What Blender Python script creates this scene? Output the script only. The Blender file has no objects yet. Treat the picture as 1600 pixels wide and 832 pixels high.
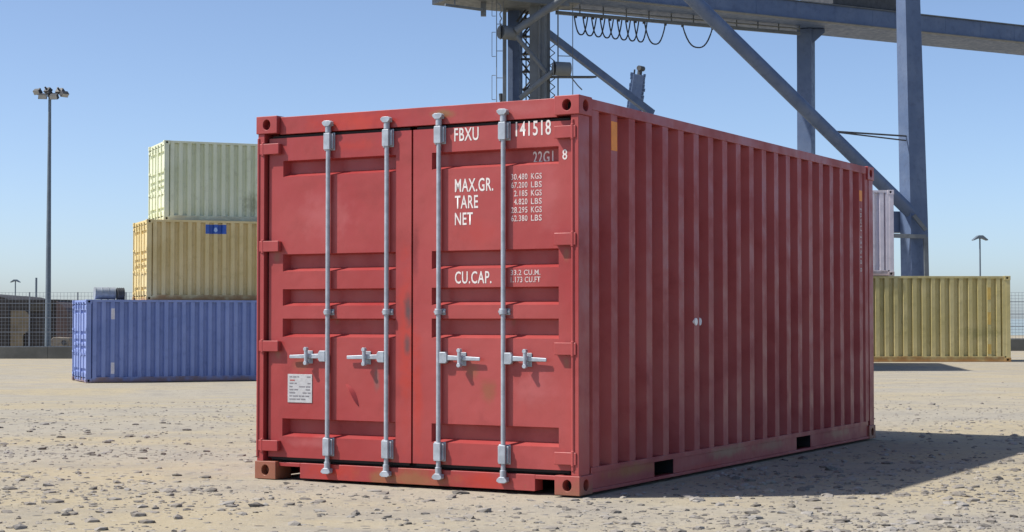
import bpy, math, random
import numpy as np
from mathutils import Vector, Matrix

S = bpy.context.scene
COL = S.collection
R = math.radians
rng = random.Random(11)

# ------------------------------------------------------------------ camera
cam_d = bpy.data.cameras.new('camera')
cam = bpy.data.objects.new('camera', cam_d); COL.objects.link(cam)
cam.location = (0, 0, 1.0683)
cam.rotation_euler = (math.pi / 2 + 0.0303, 0, 0)
cam_d.sensor_width = 36; cam_d.lens = 36 * 2713.5 / 1600
cam_d.clip_start = 0.1; cam_d.clip_end = 20000
S.camera = cam

# ------------------------------------------------------------------ light
SUN_EL, SUN_AZ = 52.0, 186.0            # azimuth: direction TO the sun, degrees ccw from +X
el, az = R(SUN_EL), R(SUN_AZ)
to_sun = Vector((math.cos(el) * math.cos(az), math.cos(el) * math.sin(az), math.sin(el)))
w = bpy.data.worlds.new('World'); S.world = w; w.use_nodes = True
wn = w.node_tree; wn.nodes.clear()
sky = wn.nodes.new('ShaderNodeTexSky'); sky.sky_type = 'NISHITA'; sky.sun_disc = False
sky.sun_elevation = el; sky.sun_rotation = math.atan2(to_sun.x, to_sun.y) % (2 * math.pi)
sky.altitude = 0; sky.air_density = 0.58; sky.dust_density = 0.95; sky.ozone_density = 2.2
bg = wn.nodes.new('ShaderNodeBackground'); bg.inputs['Strength'].default_value = 0.15
wo = wn.nodes.new('ShaderNodeOutputWorld')
wn.links.new(sky.outputs[0], bg.inputs[0]); wn.links.new(bg.outputs[0], wo.inputs[0])
sun_d = bpy.data.lights.new('sun', 'SUN'); sun_d.energy = 5.0; sun_d.angle = R(1.0)
sun_d.color = (1.0, 0.95, 0.87)
sun = bpy.data.objects.new('sun', sun_d); COL.objects.link(sun)
sun.rotation_euler = to_sun.to_track_quat('Z', 'Y').to_euler()
sun.location = (-20, 0, 30)
S.view_settings.view_transform = 'Standard'
S.view_settings.look = 'None'
S.view_settings.gamma = 1.0
S.view_settings.use_curve_mapping = False
S.view_settings.exposure = 0.25

# ------------------------------------------------------------------ materials
class NT:
    def __init__(s, name):
        s.m = bpy.data.materials.new(name); s.m.use_nodes = True
        s.t = s.m.node_tree; s.t.nodes.clear()
        s.out = s.t.nodes.new('ShaderNodeOutputMaterial')
        s.b = s.t.nodes.new('ShaderNodeBsdfPrincipled')
        s.t.links.new(s.b.outputs[0], s.out.inputs[0])
        s.tc = s.t.nodes.new('ShaderNodeTexCoord')
    def n(s, kind, **kw):
        x = s.t.nodes.new('ShaderNode' + kind)
        for k, v in kw.items(): setattr(x, k, v)
        return x
    def l(s, a, b): s.t.links.new(a, b)
    def set(s, sock, v):
        if isinstance(v, (int, float)): sock.default_value = v
        elif isinstance(v, tuple): sock.default_value = v if len(v) == len(sock.default_value) else v + (1,)
        else: s.l(v, sock)
    def obj(s): return s.tc.outputs['Object']
    def scaled(s, vec, sc, loc=(0, 0, 0), rot=(0, 0, 0)):
        m = s.n('Mapping'); m.inputs['Scale'].default_value = sc; m.inputs['Location'].default_value = loc
        m.inputs['Rotation'].default_value = rot
        s.l(vec, m.inputs[0]); return m.outputs[0]
    def noise(s, vec, scale, detail=4, rough=0.55, dist=0):
        x = s.n('TexNoise'); s.l(vec, x.inputs['Vector'])
        x.inputs['Scale'].default_value = scale; x.inputs['Detail'].default_value = detail
        x.inputs['Roughness'].default_value = rough; x.inputs['Distortion'].default_value = dist
        return x.outputs[0]
    def ramp(s, fac, a, b, va=0.0, vb=1.0):
        x = s.n('MapRange'); x.interpolation_type = 'SMOOTHSTEP'
        s.set(x.inputs[0], fac); x.inputs[1].default_value = a; x.inputs[2].default_value = b
        x.inputs[3].default_value = va; x.inputs[4].default_value = vb
        return x.outputs[0]
    def math(s, op, a, b=0.0):
        x = s.n('Math', operation=op); s.set(x.inputs[0], a); s.set(x.inputs[1], b); return x.outputs[0]
    def mix(s, fac, a, b, bt='MIX'):
        x = s.n('Mix', data_type='RGBA', blend_type=bt)
        s.set(x.inputs[0], fac); s.set(x.inputs[6], a); s.set(x.inputs[7], b); return x.outputs[2]
    def bump(s, h, strength, dist=0.01, nrm=None):
        x = s.n('Bump'); x.inputs['Strength'].default_value = strength; x.inputs['Distance'].default_value = dist
        s.set(x.inputs['Height'], h)
        if nrm is not None: s.l(nrm, x.inputs['Normal'])
        return x.outputs[0]
    def done(s, col, rough=0.5, metal=0.0, nrm=None, spec=0.5):
        s.set(s.b.inputs['Base Color'], col); s.set(s.b.inputs['Roughness'], rough)
        s.set(s.b.inputs['Metallic'], metal); s.b.inputs['Specular IOR Level'].default_value = spec
        if nrm is not None: s.l(nrm, s.b.inputs['Normal'])
        return s.m

def paint(name, base, faded, rust=(0.20, 0.09, 0.035), wear=0.5, patches=(), rough=0.42, foot=0.0, streak=0.5):
    """weathered container paint in the container's own coordinates"""
    t = NT(name); v = t.obj()
    big = t.noise(v, 0.9, 3, 0.5)
    col = t.mix(t.ramp(big, 0.35, 0.68), base, faded)
    mott = t.noise(v, 4.5, 5, 0.6)
    col = t.mix(t.ramp(mott, 0.5, 0.75, 0, 0.5), col, tuple(c * 0.75 for c in base))
    # rain streaks running down
    st = t.noise(t.scaled(v, (9, 9, 0.5)), 1.0, 4, 0.6)
    col = t.mix(t.ramp(st, 0.52, 0.75, 0, 0.45 * streak), col, tuple(c * 0.6 + 0.03 for c in base))
    for (c, r, pc, st_) in patches:
        d = t.n('VectorMath', operation='DISTANCE')
        sc = t.scaled(v, tuple(1 / q for q in r)); t.l(sc, d.inputs[0])
        d.inputs[1].default_value = tuple(a / b for a, b in zip(c, r))
        dn = t.math('ADD', d.outputs['Value'], t.math('MULTIPLY', t.noise(v, 8, 5, 0.65), 1.6))
        col = t.mix(t.ramp(dn, 1.75, 0.9, 0, st_), col, pc)
    if foot > 0:                       # corrosion where the steel stands in the wet
        z = t.n('SeparateXYZ'); t.l(v, z.inputs[0])
        f = t.math('ADD', z.outputs[2], t.math('MULTIPLY', t.noise(v, 2.6, 5, 0.62), -0.55))
        col = t.mix(t.ramp(f, -0.05, -0.27, 0, foot), col, rust)
    ch = t.noise(v, 26, 6, 0.7)
    lo = t.noise(v, 1.7, 2, 0.5)
    spots = t.ramp(t.math('ADD', ch, t.math('MULTIPLY', lo, 0.35)), 0.88, 0.95, 0, wear)
    col = t.mix(spots, col, rust)
    rg = t.ramp(mott, 0.3, 0.7, rough - 0.08, rough + 0.14)
    nr = t.bump(t.noise(v, 2.2, 3, 0.5), 0.55, 0.03)
    nr = t.bump(t.noise(v, 60, 3, 0.6), 0.12, 0.002, nr)
    return t.done(col, rg, 0.0, nr)

def plain(name, col, rough=0.6, metal=0.0, var=0.25, scale=6.0, spec=0.5, bump=0.15):
    t = NT(name); v = t.obj()
    n = t.noise(v, scale, 5, 0.6)
    c = t.mix(t.ramp(n, 0.3, 0.72), tuple(x * (1 - var) for x in col), tuple(min(1, x * (1 + var)) for x in col))
    return t.done(c, rough, metal, t.bump(n, bump, 0.01), spec)

M = {}
M['galv'] = plain('galvanised_steel', (0.37, 0.41, 0.46), 0.42, 0.25, 0.18, 14)
M['galv_old'] = plain('old_galvanised', (0.30, 0.33, 0.36), 0.55, 0.3, 0.2, 8)
M['black'] = plain('black_gasket_and_shade', (0.012, 0.012, 0.012), 0.8, 0, 0.2)
M['white'] = plain('white_lettering', (0.70, 0.65, 0.63), 0.6, 0, 0.08, 40)
M['white_worn'] = plain('worn_white_lettering', (0.62, 0.50, 0.49), 0.65, 0, 0.2, 60)
M['orange'] = plain('orange_sticker', (0.88, 0.27, 0.01), 0.5, 0, 0.12, 12)
M['plate'] = plain('data_plate_metal', (0.46, 0.46, 0.47), 0.5, 0.1, 0.1, 30)
M['ink'] = plain('plate_ink', (0.20, 0.19, 0.21), 0.7, 0, 0.1)
M['ink_red'] = plain('plate_red_ink', (0.35, 0.10, 0.09), 0.7, 0, 0.1)
M['crane_blue'] = paint('crane_blue_paint', (0.080, 0.122, 0.22), (0.11, 0.155, 0.255), wear=0.25, rough=0.5)
M['crane_grey'] = paint('crane_grey_paint', (0.12, 0.135, 0.15), (0.15, 0.165, 0.175), wear=0.25, rough=0.55)
M['crane_dark'] = plain('crane_dark_steel', (0.05, 0.052, 0.055), 0.6)
M['cable'] = plain('black_rubber_cable', (0.03, 0.032, 0.035), 0.6)
M['fence'] = plain('galvanised_wire', (0.22, 0.24, 0.27), 0.5, 0.2, 0.1, 2)
M['mast'] = plain('mast_steel', (0.13, 0.165, 0.20), 0.5, 0.1, 0.12, 2)
M['hall_dark'] = plain('dark_brown_cladding', (0.030, 0.026, 0.024), 0.75, 0, 0.3, 1.0)
M['hall_brown'] = plain('rust_brown_cladding', (0.085, 0.055, 0.05), 0.75, 0, 0.25, 1.0)
M['hall_tan'] = plain('tan_door_panel', (0.15, 0.12, 0.075), 0.75, 0, 0.25, 1.2)
M['blue_decal'] = plain('blue_decal', (0.03, 0.10, 0.42), 0.5, 0, 0.15, 8)
M['pale_blue'] = plain('pale_blue_mark', (0.35, 0.5, 0.75), 0.5, 0, 0.1)
M['yellow_decal'] = plain('yellow_decal', (0.62, 0.42, 0.10), 0.5, 0, 0.15, 8)
M['pale_decal'] = plain('pale_sticker', (0.66, 0.64, 0.68), 0.5, 0, 0.12, 8)
M['gloss_white'] = plain('glossy_white_spot', (0.9, 0.88, 0.87), 0.25, 0, 0.02)
M['glass'] = plain('lamp_glass', (0.35, 0.36, 0.36), 0.2, 0, 0.1)

# ------------------------------------------------------------------ mesh helpers
class MB:
    def __init__(s): s.v = []; s.f = []
    def add(s, vs, fs):
        o = len(s.v); s.v += [tuple(x) for x in vs]; s.f += [tuple(i + o for i in f) for f in fs]; return s
    def box(s, x0, x1, y0, y1, z0, z1):
        v = [(x, y, z) for z in (z0, z1) for y in (y0, y1) for x in (x0, x1)]
        return s.add(v, [(0, 2, 3, 1), (4, 5, 7, 6), (0, 1, 5, 4), (2, 6, 7, 3), (0, 4, 6, 2), (1, 3, 7, 5)])
    def beam(s, p, q, wd, ht, up=(0, 0, 1), w2=None):
        """rectangular bar from p to q"""
        p, q = Vector(p), Vector(q); d = (q - p).normalized(); up = Vector(up)
        if abs(d.dot(up)) > 0.98: up = Vector((0, 1, 0)) if abs(d.y) < 0.9 else Vector((1, 0, 0))
        a = d.cross(up).normalized(); b = a.cross(d).normalized(); vs = []
        for c, sc in ((p, 1.0), (q, 1.0 if w2 is None else w2)):
            for i, j in ((-1, -1), (1, -1), (1, 1), (-1, 1)):
                vs.append(c + a * i * wd / 2 * sc + b * j * ht / 2 * sc)
        return s.add(vs, [(0, 1, 2, 3), (7, 6, 5, 4), (0, 4, 5, 1), (1, 5, 6, 2), (2, 6, 7, 3), (3, 7, 4, 0)])
    def tube(s, p, q, r, n=12, r2=None, cap=True):
        p, q = Vector(p), Vector(q); d = (q - p).normalized(); r2 = r if r2 is None else r2
        up = Vector((0, 0, 1)) if abs(d.z) < 0.9 else Vector((1, 0, 0))
        a = d.cross(up).normalized(); b = a.cross(d).normalized(); vs = []
        for c, rr in ((p, r), (q, r2)):
            for k in range(n):
                t = 2 * math.pi * k / n; vs.append(c + (a * math.cos(t) + b * math.sin(t)) * rr)
        fs = [(k, k + n, (k + 1) % n + n, (k + 1) % n) for k in range(n)]
        if cap: fs += [tuple(range(n)), tuple(range(2 * n - 1, n - 1, -1))]
        return s.add(vs, fs)
    def path(s, pts, r, n=6):
        for a, b in zip(pts[:-1], pts[1:]): s.tube(a, b, r, n, cap=True)
        return s
    def prism(s, poly, y0, y1):
        """polygon in x,z extruded along y"""
        n = len(poly); vs = [(x, y0, z) for x, z in poly] + [(x, y1, z) for x, z in poly]
        fs = [tuple(range(n)), tuple(range(2 * n - 1, n - 1, -1))] + [(k, k + n, (k + 1) % n + n, (k + 1) % n) for k in range(n)]
        return s.add(vs, fs)
    def shift(s, d): s.v = [(a + d[0], b + d[1], c + d[2]) for a, b, c in s.v]; return s
    def build(s, name, mat, parent=None, bevel=0.0, smooth=False, segs=2):
        me = bpy.data.meshes.new(name); me.from_pydata(s.v, [], s.f); me.update()
        import bmesh
        bm = bmesh.new(); bm.from_mesh(me); bmesh.ops.recalc_face_normals(bm, faces=bm.faces); bm.to_mesh(me); bm.free()
        if mat: me.materials.append(mat)
        o = bpy.data.objects.new(name, me); COL.objects.link(o)
        if parent: o.parent = parent
        if smooth or bevel > 0:
            for p in me.polygons: p.use_smooth = True
            me.set_sharp_from_angle(angle=R(35)) if hasattr(me, 'set_sharp_from_angle') else None
        if bevel > 0:
            b = o.modifiers.new('bevel', 'BEVEL'); b.width = bevel; b.segments = segs; b.limit_method = 'ANGLE'; b.angle_limit = R(35)
            b.harden_normals = True
        return o

def empty(name, loc, rz=0.0):
    o = bpy.data.objects.new(name, None); COL.objects.link(o); o.location = loc; o.rotation_euler = (0, 0, rz)
    o.empty_display_size = 0.2; return o
def tag(o, label=None, cat=None, group=None, kind=None):
    if label: o['label'] = label
    if cat: o['category'] = cat
    if group: o['group'] = group
    if kind: o['kind'] = kind
    return o

def lettering(body, x0, x1, z0, z1, y, mat, name, parent, off, face='front', bold=0.012):
    """text mesh squeezed into a rectangle; face front: plane at y looking -y, right: plane x=y looking +x"""
    cu = bpy.data.curves.new('lettering', 'FONT'); cu.body = body; cu.size = 1.0; cu.offset = bold
    cu.extrude = 0.0; cu.resolution_u = 3; cu.space_character = 1.08; cu.space_line = 1.05
    tmp = bpy.data.objects.new('tmp', cu); COL.objects.link(tmp)
    bpy.context.view_layer.update()
    dg = bpy.context.evaluated_depsgraph_get()
    me = bpy.data.meshes.new_from_object(tmp.evaluated_get(dg))
    bpy.data.objects.remove(tmp); bpy.data.curves.remove(cu)
    co = np.array([v.co[:] for v in me.vertices]); mn, mx = co.min(0), co.max(0)
    for v in me.vertices:
        a = (v.co.x - mn[0]) / (mx[0] - mn[0]); b = (v.co.y - mn[1]) / (mx[1] - mn[1])
        if face == 'front': v.co = (x0 + a * (x1 - x0) + off[0], y + off[1], z0 + b * (z1 - z0) + off[2])
        elif face == 'right_down':   # reads downward on the right hand side
            v.co = (y + off[0], x0 + b * (x1 - x0) + off[1], z1 - a * (z1 - z0) + off[2])
        else: v.co = (y + off[0], x0 + a * (x1 - x0) + off[1], z0 + b * (z1 - z0) + off[2])
    me.materials.clear(); me.materials.append(mat)
    o = bpy.data.objects.new(name, me); COL.objects.link(o); o.parent = parent
    return o

# ------------------------------------------------------------------ ground
def sm(a, b, x):
    t = np.clip((x - a) / (b - a), 0, 1); return t * t * (3 - 2 * t)
def ground_z(x, y):
    fx = 1 - sm(-6.0, 1.5, x)
    near = sm(18, 43, y) * (0.14 + 0.66 * fx)
    far = sm(57, 88, y) * (0.45 - 0.26 * fx)
    return -(near + far)

def gmat():
    t = NT('sandy_gravel'); g = t.n('NewGeometry'); v = g.outputs['Position']
    big = t.noise(t.scaled(v, (0.16, 0.30, 1)), 1.0, 4, 0.55, 0.6)
    sand = t.mix(t.ramp(big, 0.36, 0.62), (0.375, 0.318, 0.208), (0.335, 0.305, 0.245))
    mid = t.noise(v, 1.4, 6, 0.62)
    sand = t.mix(t.ramp(mid, 0.42, 0.72, 0, 0.55), sand, (0.235, 0.22, 0.195))
    fine = t.noise(v, 14, 6, 0.7)
    sand = t.mix(t.ramp(fine, 0.50, 0.72, 0, 0.5), sand, (0.42, 0.39, 0.33))
    grit = t.noise(t.scaled(v, (38, 55, 38)), 1.0, 3, 0.7)
    sand = t.mix(t.ramp(grit, 0.56, 0.70, 0, 0.45), sand, (0.15, 0.138, 0.122))
    patch_ = t.noise(t.scaled(v, (0.9, 1.6, 1)), 1.0, 5, 0.65)
    sand = t.mix(t.ramp(patch_, 0.52, 0.66, 0, 0.25), sand, (0.225, 0.213, 0.195))
    # trodden-in chippings
    vo = t.n('TexVoronoi', feature='F1'); t.l(t.scaled(v, (9.5, 13, 9)), vo.inputs['Vector']); vo.inputs['Scale'].default_value = 1.0
    chip = t.ramp(vo.outputs['Distance'], 0.30, 0.22)
    sep = t.n('SeparateColor'); t.l(vo.outputs['Color'], sep.inputs[0])
    dens = t.noise(t.scaled(v, (0.5, 0.8, 1)), 1.0, 4, 0.6)
    gate = t.ramp(t.math('ADD', sep.outputs[0], t.math('MULTIPLY', dens, 0.9)), 1.03, 1.10)
    sp = t.n('SeparateXYZ'); t.l(v, sp.inputs[0])
    chipm = t.math('MULTIPLY', t.math('MULTIPLY', chip, gate), 0.85)
    ccol = t.mix(sep.outputs[1], (0.085, 0.078, 0.072), (0.30, 0.29, 0.28))
    col = t.mix(chipm, sand, ccol)
    h = t.math('ADD', t.math('MULTIPLY', fine, 0.5), t.math('ADD', t.math('MULTIPLY', mid, 1.2), t.math('MULTIPLY', chipm, 0.35)))
    nr = t.bump(h, 0.55, 0.03)
    nr = t.bump(t.noise(v, 90, 4, 0.7), 0.35, 0.006, nr)
    return t.done(col, 0.95, 0, nr, 0.2)
M['ground'] = gmat()

def build_ground():
    ys = np.concatenate([np.linspace(-30, 5, 12), np.linspace(5.4, 20, 110), np.linspace(20.5, 60, 90), np.linspace(61, 175, 70)])
    xs = np.concatenate([np.linspace(-260, -21, 30), np.linspace(-20, 20, 180), np.linspace(21, 260, 30)])
    X, Y = np.meshgrid(xs, ys); Z = ground_z(X, Y)
    r = np.random.RandomState(3)
    def bumps(n, amp, lo, hi):
        z = 0
        for _ in range(n):
            a = r.uniform(0, 6.28); k = r.uniform(lo, hi); z = z + np.sin(X * math.cos(a) * k + Y * math.sin(a) * k + r.uniform(0, 6.28))
        return z / n * amp
    flat = np.exp(-(((X - .8) / 3.2) ** 2 + ((Y - 13.5) / 3.2) ** 2))       # level under the red container
    Z = Z + (bumps(9, 0.035, 0.25, 1.0) + bumps(9, 0.012, 1.5, 4)) * (1 - 0.9 * flat) * (Y < 45) - 0.012
    nx, ny = len(xs), len(ys)
    vs = np.stack([X.ravel(), Y.ravel(), Z.ravel()], 1)
    idx = np.arange(nx * ny).reshape(ny, nx)
    q = np.stack([idx[:-1, :-1], idx[:-1, 1:], idx[1:, 1:], idx[1:, :-1]], -1).reshape(-1, 4)
    me = bpy.data.meshes.new('ground'); me.from_pydata(vs.tolist(), [], q.tolist())
    me.materials.append(M['ground'])
    for p in me.polygons: p.use_smooth = True
    o = bpy.data.objects.new('ground', me); COL.objects.link(o); tag(o, kind='structure')
    return xs, ys, Z
GX, GY, GZ = build_ground()
def gz(x, y):
    i = min(max(np.searchsorted(GX, x) - 1, 0), len(GX) - 2); j = min(max(np.searchsorted(GY, y) - 1, 0), len(GY) - 2)
    a = (x - GX[i]) / (GX[i + 1] - GX[i]); b = (y - GY[j]) / (GY[j + 1] - GY[j])
    return float((GZ[j, i] * (1 - a) + GZ[j, i + 1] * a) * (1 - b) + (GZ[j + 1, i] * (1 - a) + GZ[j + 1, i + 1] * a) * b)

def build_water():
    t = NT('harbour_water'); g = t.n('NewGeometry')
    n = t.noise(t.scaled(g.outputs['Position'], (0.35, 0.9, 1)), 1.0, 5, 0.6)
    m = t.done((0.08, 0.11, 0.13), 0.08, 0, t.bump(n, 0.03, 0.05))
    b = MB(); b.add([(-9000, 175, -3), (9000, 175, -3), (9000, 15000, -3), (-9000, 15000, -3)], [(0, 1, 2, 3)])
    o = b.build('water', m); tag(o, kind='structure')
build_water()

def build_gravel():
    t = NT('stones'); g = t.n('NewGeometry')
    cr = t.n('ValToRGB'); t.l(g.outputs['Random Per Island'], cr.inputs[0])
    e = cr.color_ramp.elements; e[0].position = 0; e[0].color = (0.11, 0.10, 0.088, 1); e[1].position = 1; e[1].color = (0.34, 0.31, 0.26, 1)
    for p, c in ((0.3, (0.19, 0.17, 0.148, 1)), (0.6, (0.26, 0.235, 0.205, 1)), (0.8, (0.29, 0.275, 0.255, 1))):
        k = e.new(p); k.color = c
    n = t.noise(g.outputs['Position'], 40, 4, 0.65)
    col = t.mix(t.ramp(n, 0.35, 0.7, 0, 0.5), cr.outputs[0], (0.28, 0.26, 0.23))
    m = t.done(col, 0.9, 0, t.bump(n, 0.5, 0.01), 0.3)
    import bmesh
    bm = bmesh.new(); bmesh.ops.create_icosphere(bm, subdivisions=1, radius=1.0)
    iv = np.array([v.co[:] for v in bm.verts]); ifc = np.array([[v.index for v in f.verts] for f in bm.faces]); bm.free()
    r = np.random.RandomState(8)
    ph = r.uniform(0, 6.28, (5, 3)); 
    def clump(x, y): return sum(math.sin(x * math.cos(a) * k + y * math.sin(a) * k + p) for a, k, p in
                                ((0.4, 1.3, 1.0), (1.9, 2.1, 2.2), (2.7, 0.9, 0.3), (1.1, 3.3, 4.0))) / 4
    V = []; F = []; o = 0; n_made = 0
    while n_made < 18000:
        d = 1 / (r.uniform(1 / 34.0, 1 / 7.6)); 
        if d < 7.6: continue
        x = r.uniform(-0.36, 0.36) * d
        c = clump(x * 0.8, d * 0.8)
        if r.uniform() > (0.42 + 0.5 * c) * (1.0 if d < 15 else max(0.12, 1 - (d - 15) / 16)): continue
        # stay clear of the red container's footprint
        lx, ly = x - 0.407, d - 10.48
        u = lx * math.cos(0.5079) - ly * math.sin(0.5079); v_ = lx * math.sin(0.5079) + ly * math.cos(0.5079)
        if -2.5 < u < 0.06 and -0.06 < v_ < 5.95: continue
        s = min(0.042, 0.0052 * math.exp(r.normal(0.25, 0.80)))
        if d > 18: s = max(s, 0.012)
        sc = np.array([s * r.uniform(0.7, 1.6), s * r.uniform(0.7, 1.3), s * r.uniform(0.25, 0.6)])
        rot = r.uniform(0, 6.28); cc, ss = math.cos(rot), math.sin(rot)
        p = iv * (1 + r.uniform(-0.22, 0.22, (len(iv), 1))) * sc
        p = np.stack([p[:, 0] * cc - p[:, 1] * ss, p[:, 0] * ss + p[:, 1] * cc, p[:, 2] + r.uniform(-.2, .2) * p[:, 0]], 1)
        p += np.array([x, d, gz(x, d) + sc[2] * 0.1])
        V.append(p); F.append(ifc + o); o += len(iv); n_made += 1
    me = bpy.data.meshes.new('gravel'); me.from_pydata(np.concatenate(V).tolist(), [], np.concatenate(F).tolist())
    me.materials.append(m)
    ob = bpy.data.objects.new('gravel', me); COL.objects.link(ob)
    tag(ob, 'loose grey and brown stones strewn over the sandy yard', 'gravel', kind='stuff')
build_gravel()

# ------------------------------------------------------------------ containers
W, H = 2.438, 2.427
CW, CD, CH = 0.172, 0.178, 0.118        # corner casting

def holed_face(mb, origin, ax, ay, w, h, rx, ry, depth, n=16):
    """rectangle with a blind oval hole; normal = ax x ay"""
    o = Vector(origin); ax = Vector(ax); ay = Vector(ay); nn = ax.cross(ay)
    c = o + ax * w / 2 + ay * h / 2
    corner = [o, o + ax * w, o + ax * w + ay * h, o + ay * h]
    vs = list(corner); ring = []
    for k in range(n):
        t = 2 * math.pi * (k + 0.5) / n - math.pi * 0.75
        ring.append(c + ax * rx * math.cos(t) + ay * ry * math.sin(t))
    vs += ring + [p - nn * depth for p in ring]
    fs = []; q = n // 4
    for s_ in range(4):
        idx = [4 + (s_ * q + k) % n for k in range(q)]
        fs.append((s_, (s_ + 1) % 4, *reversed(idx)))
        fs.append(((s_ + 1) % 4, 4 + ((s_ + 1) * q) % n, 4 + (s_ * q + q - 1) % n))
    for k in range(n):
        a, b = 4 + k, 4 + (k + 1) % n
        fs.append((a, b, b + n, a + n))
    fs.append(tuple(range(4 + n, 4 + 2 * n)))
    mb.add(vs, fs)

def casting(sx, sy, sz, L):
    """sx: 0 left 1 right, sy: 0 front 1 rear, sz: 0 bottom 1 top"""
    x0 = 0 if sx == 0 else W - CW; y0 = 0 if sy == 0 else L - CD; z0 = 0 if sz == 0 else H - CH
    mb = MB()
    # end face
    if sy == 0: holed_face(mb, (x0, y0, z0), (1, 0, 0), (0, 0, 1), CW, CH, 0.030, 0.035, 0.07)
    else: holed_face(mb, (x0 + CW, y0 + CD, z0), (-1, 0, 0), (0, 0, 1), CW, CH, 0.030, 0.035, 0.07)
    if sx == 1: holed_face(mb, (x0 + CW, y0, z0), (0, 1, 0), (0, 0, 1), CD, CH, 0.036, 0.035, 0.07)
    else: holed_face(mb, (x0, y0 + CD, z0), (0, -1, 0), (0, 0, 1), CD, CH, 0.036, 0.035, 0.07)
    x1, y1, z1 = x0 + CW, y0 + CD, z0 + CH
    q = lambda *p: mb.add(p, [(0, 1, 2, 3)])
    q((x0, y0, z1), (x1, y0, z1), (x1, y1, z1), (x0, y1, z1)); q((x0, y0, z0), (x0, y1, z0), (x1, y1, z0), (x1, y0, z0))
    if sy == 0: q((x0, y1, z0), (x0, y1, z1), (x1, y1, z1), (x1, y1, z0))
    else: q((x0, y0, z0), (x1, y0, z0), (x1, y0, z1), (x0, y0, z1))
    if sx == 1: q((x0, y0, z0), (x0, y0, z1), (x0, y1, z1), (x0, y1, z0))
    else: q((x1, y0, z0), (x1, y1, z0), (x1, y1, z1), (x1, y0, z1))
    # weld coincident points
    seen = {}; vv = []; mp = []
    for p in mb.v:
        k = tuple(round(c, 5) for c in p)
        if k not in seen: seen[k] = len(vv); vv.append(p)
        mp.append(seen[k])
    mb.v = vv; mb.f = [tuple(mp[i] for i in f) for f in mb.f]
    return mb

def corrugated(L, x_out, sgn, z0, z1, pitch=0.2633, first=0.255, nribs=None, span=None, depth=0.06, of=0.092):
    """trapezoid wall standing on z0..z1 running along y, outer flats at x_out, facing sgn"""
    prof = []; sl = 0.036 if depth < .065 else 0.030
    if depth > .065: of = 0.112
    y_a, y_b = span
    prof.append((y_a, 1)); k = 0
    n = nribs if nribs else int((y_b - y_a - 0.12) / pitch)
    for k in range(n):
        c = first + k * pitch
        if c - of / 2 - sl <= y_a + 0.005:
            prof.append((c + of / 2, 1)); prof.append((c + of / 2 + sl, 0)); continue
        if c + of / 2 + sl >= y_b - 0.005:
            prof.append((c - of / 2 - sl, 0)); prof.append((c - of / 2, 1)); break
        prof += [(c - of / 2 - sl, 0), (c - of / 2, 1), (c + of / 2, 1), (c + of / 2 + sl, 0)]
    if prof[1][1] == 0 and prof[1][0] - y_a > 0.09: prof.insert(1, (prof[1][0] - sl, 1))
    if prof[-1][1] == 0: prof.append((min(prof[-1][0] + sl, y_b - 0.001), 1))
    prof.append((y_b, 1))
    out = [prof[0]]
    for p in prof[1:]:
        if p[0] > out[-1][0] + 1e-4: out.append(p)
    mb = MB(); n = len(out); th = 0.003
    xs = [x_out - sgn * (0 if f else depth) for _, f in out]
    vs = [(x, y, z0) for x, (y, _) in zip(xs, out)] + [(x, y, z1) for x, (y, _) in zip(xs, out)]
    vs += [(x - sgn * th, y, z0) for x, (y, _) in zip(xs, out)] + [(x - sgn * th, y, z1) for x, (y, _) in zip(xs, out)]
    fs = []
    for i in range(n - 1):
        fs.append((i, i + 1, i + 1 + n, i + n)); fs.append((2 * n + i, 3 * n + i, 3 * n + i + 1, 2 * n + i + 1))
    fs += [(0, n, 3 * n, 2 * n), (n - 1, 3 * n - 1, 4 * n - 1, 2 * n - 1)]
    mb.add(vs, fs); return mb

def door_leaf(x0, x1, y, z0, z1, ta, tb, troughs, trs=None):
    """door sheet: flush plate with horizontal pressed troughs between x=ta..tb; recessed 35 mm"""
    mb = MB(); dp = 0.058; e = 0.024
    def quad(a, b, c, d): mb.add([a, b, c, d], [(0, 1, 2, 3)])
    cuts = sorted(troughs)
    # stiles
    quad((x0, y, z0), (ta, y, z0), (ta, y, z1), (x0, y, z1)); quad((tb, y, z0), (x1, y, z0), (x1, y, z1), (tb, y, z1))
    z = z0
    for a, b in cuts:
        quad((ta, y, z), (tb, y, z), (tb, y, a), (ta, y, a))
        q0, q1 = ta + e, tb - e; za, zb = a + e, b - 0.009
        quad((ta, y, a), (tb, y, a), (q1, y + dp, za), (q0, y + dp, za))
        quad((q0, y + dp, za), (q1, y + dp, za), (q1, y + dp, zb), (q0, y + dp, zb))
        quad((q0, y + dp, zb), (q1, y + dp, zb), (tb, y, b), (ta, y, b))
        quad((ta, y, a), (q0, y + dp, za), (q0, y + dp, zb), (ta, y, b))
        quad((q1, y + dp, za), (tb, y, a), (tb, y, b), (q1, y + dp, zb))
        z = b
    quad((ta, y, z), (tb, y, z), (tb, y, z1), (ta, y, z1))
    # edges and back
    yb = y + 0.066
    for (p, q_) in (((x0, z0), (x1, z0)), ((x1, z0), (x1, z1)), ((x1, z1), (x0, z1)), ((x0, z1), (x0, z0))):
        quad((p[0], y, p[1]), (p[0], yb, p[1]), (q_[0], yb, q_[1]), (q_[0], y, q_[1]))
    quad((x0, yb, z0), (x0, yb, z1), (x1, yb, z1), (x1, yb, z0))
    return mb

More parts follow.
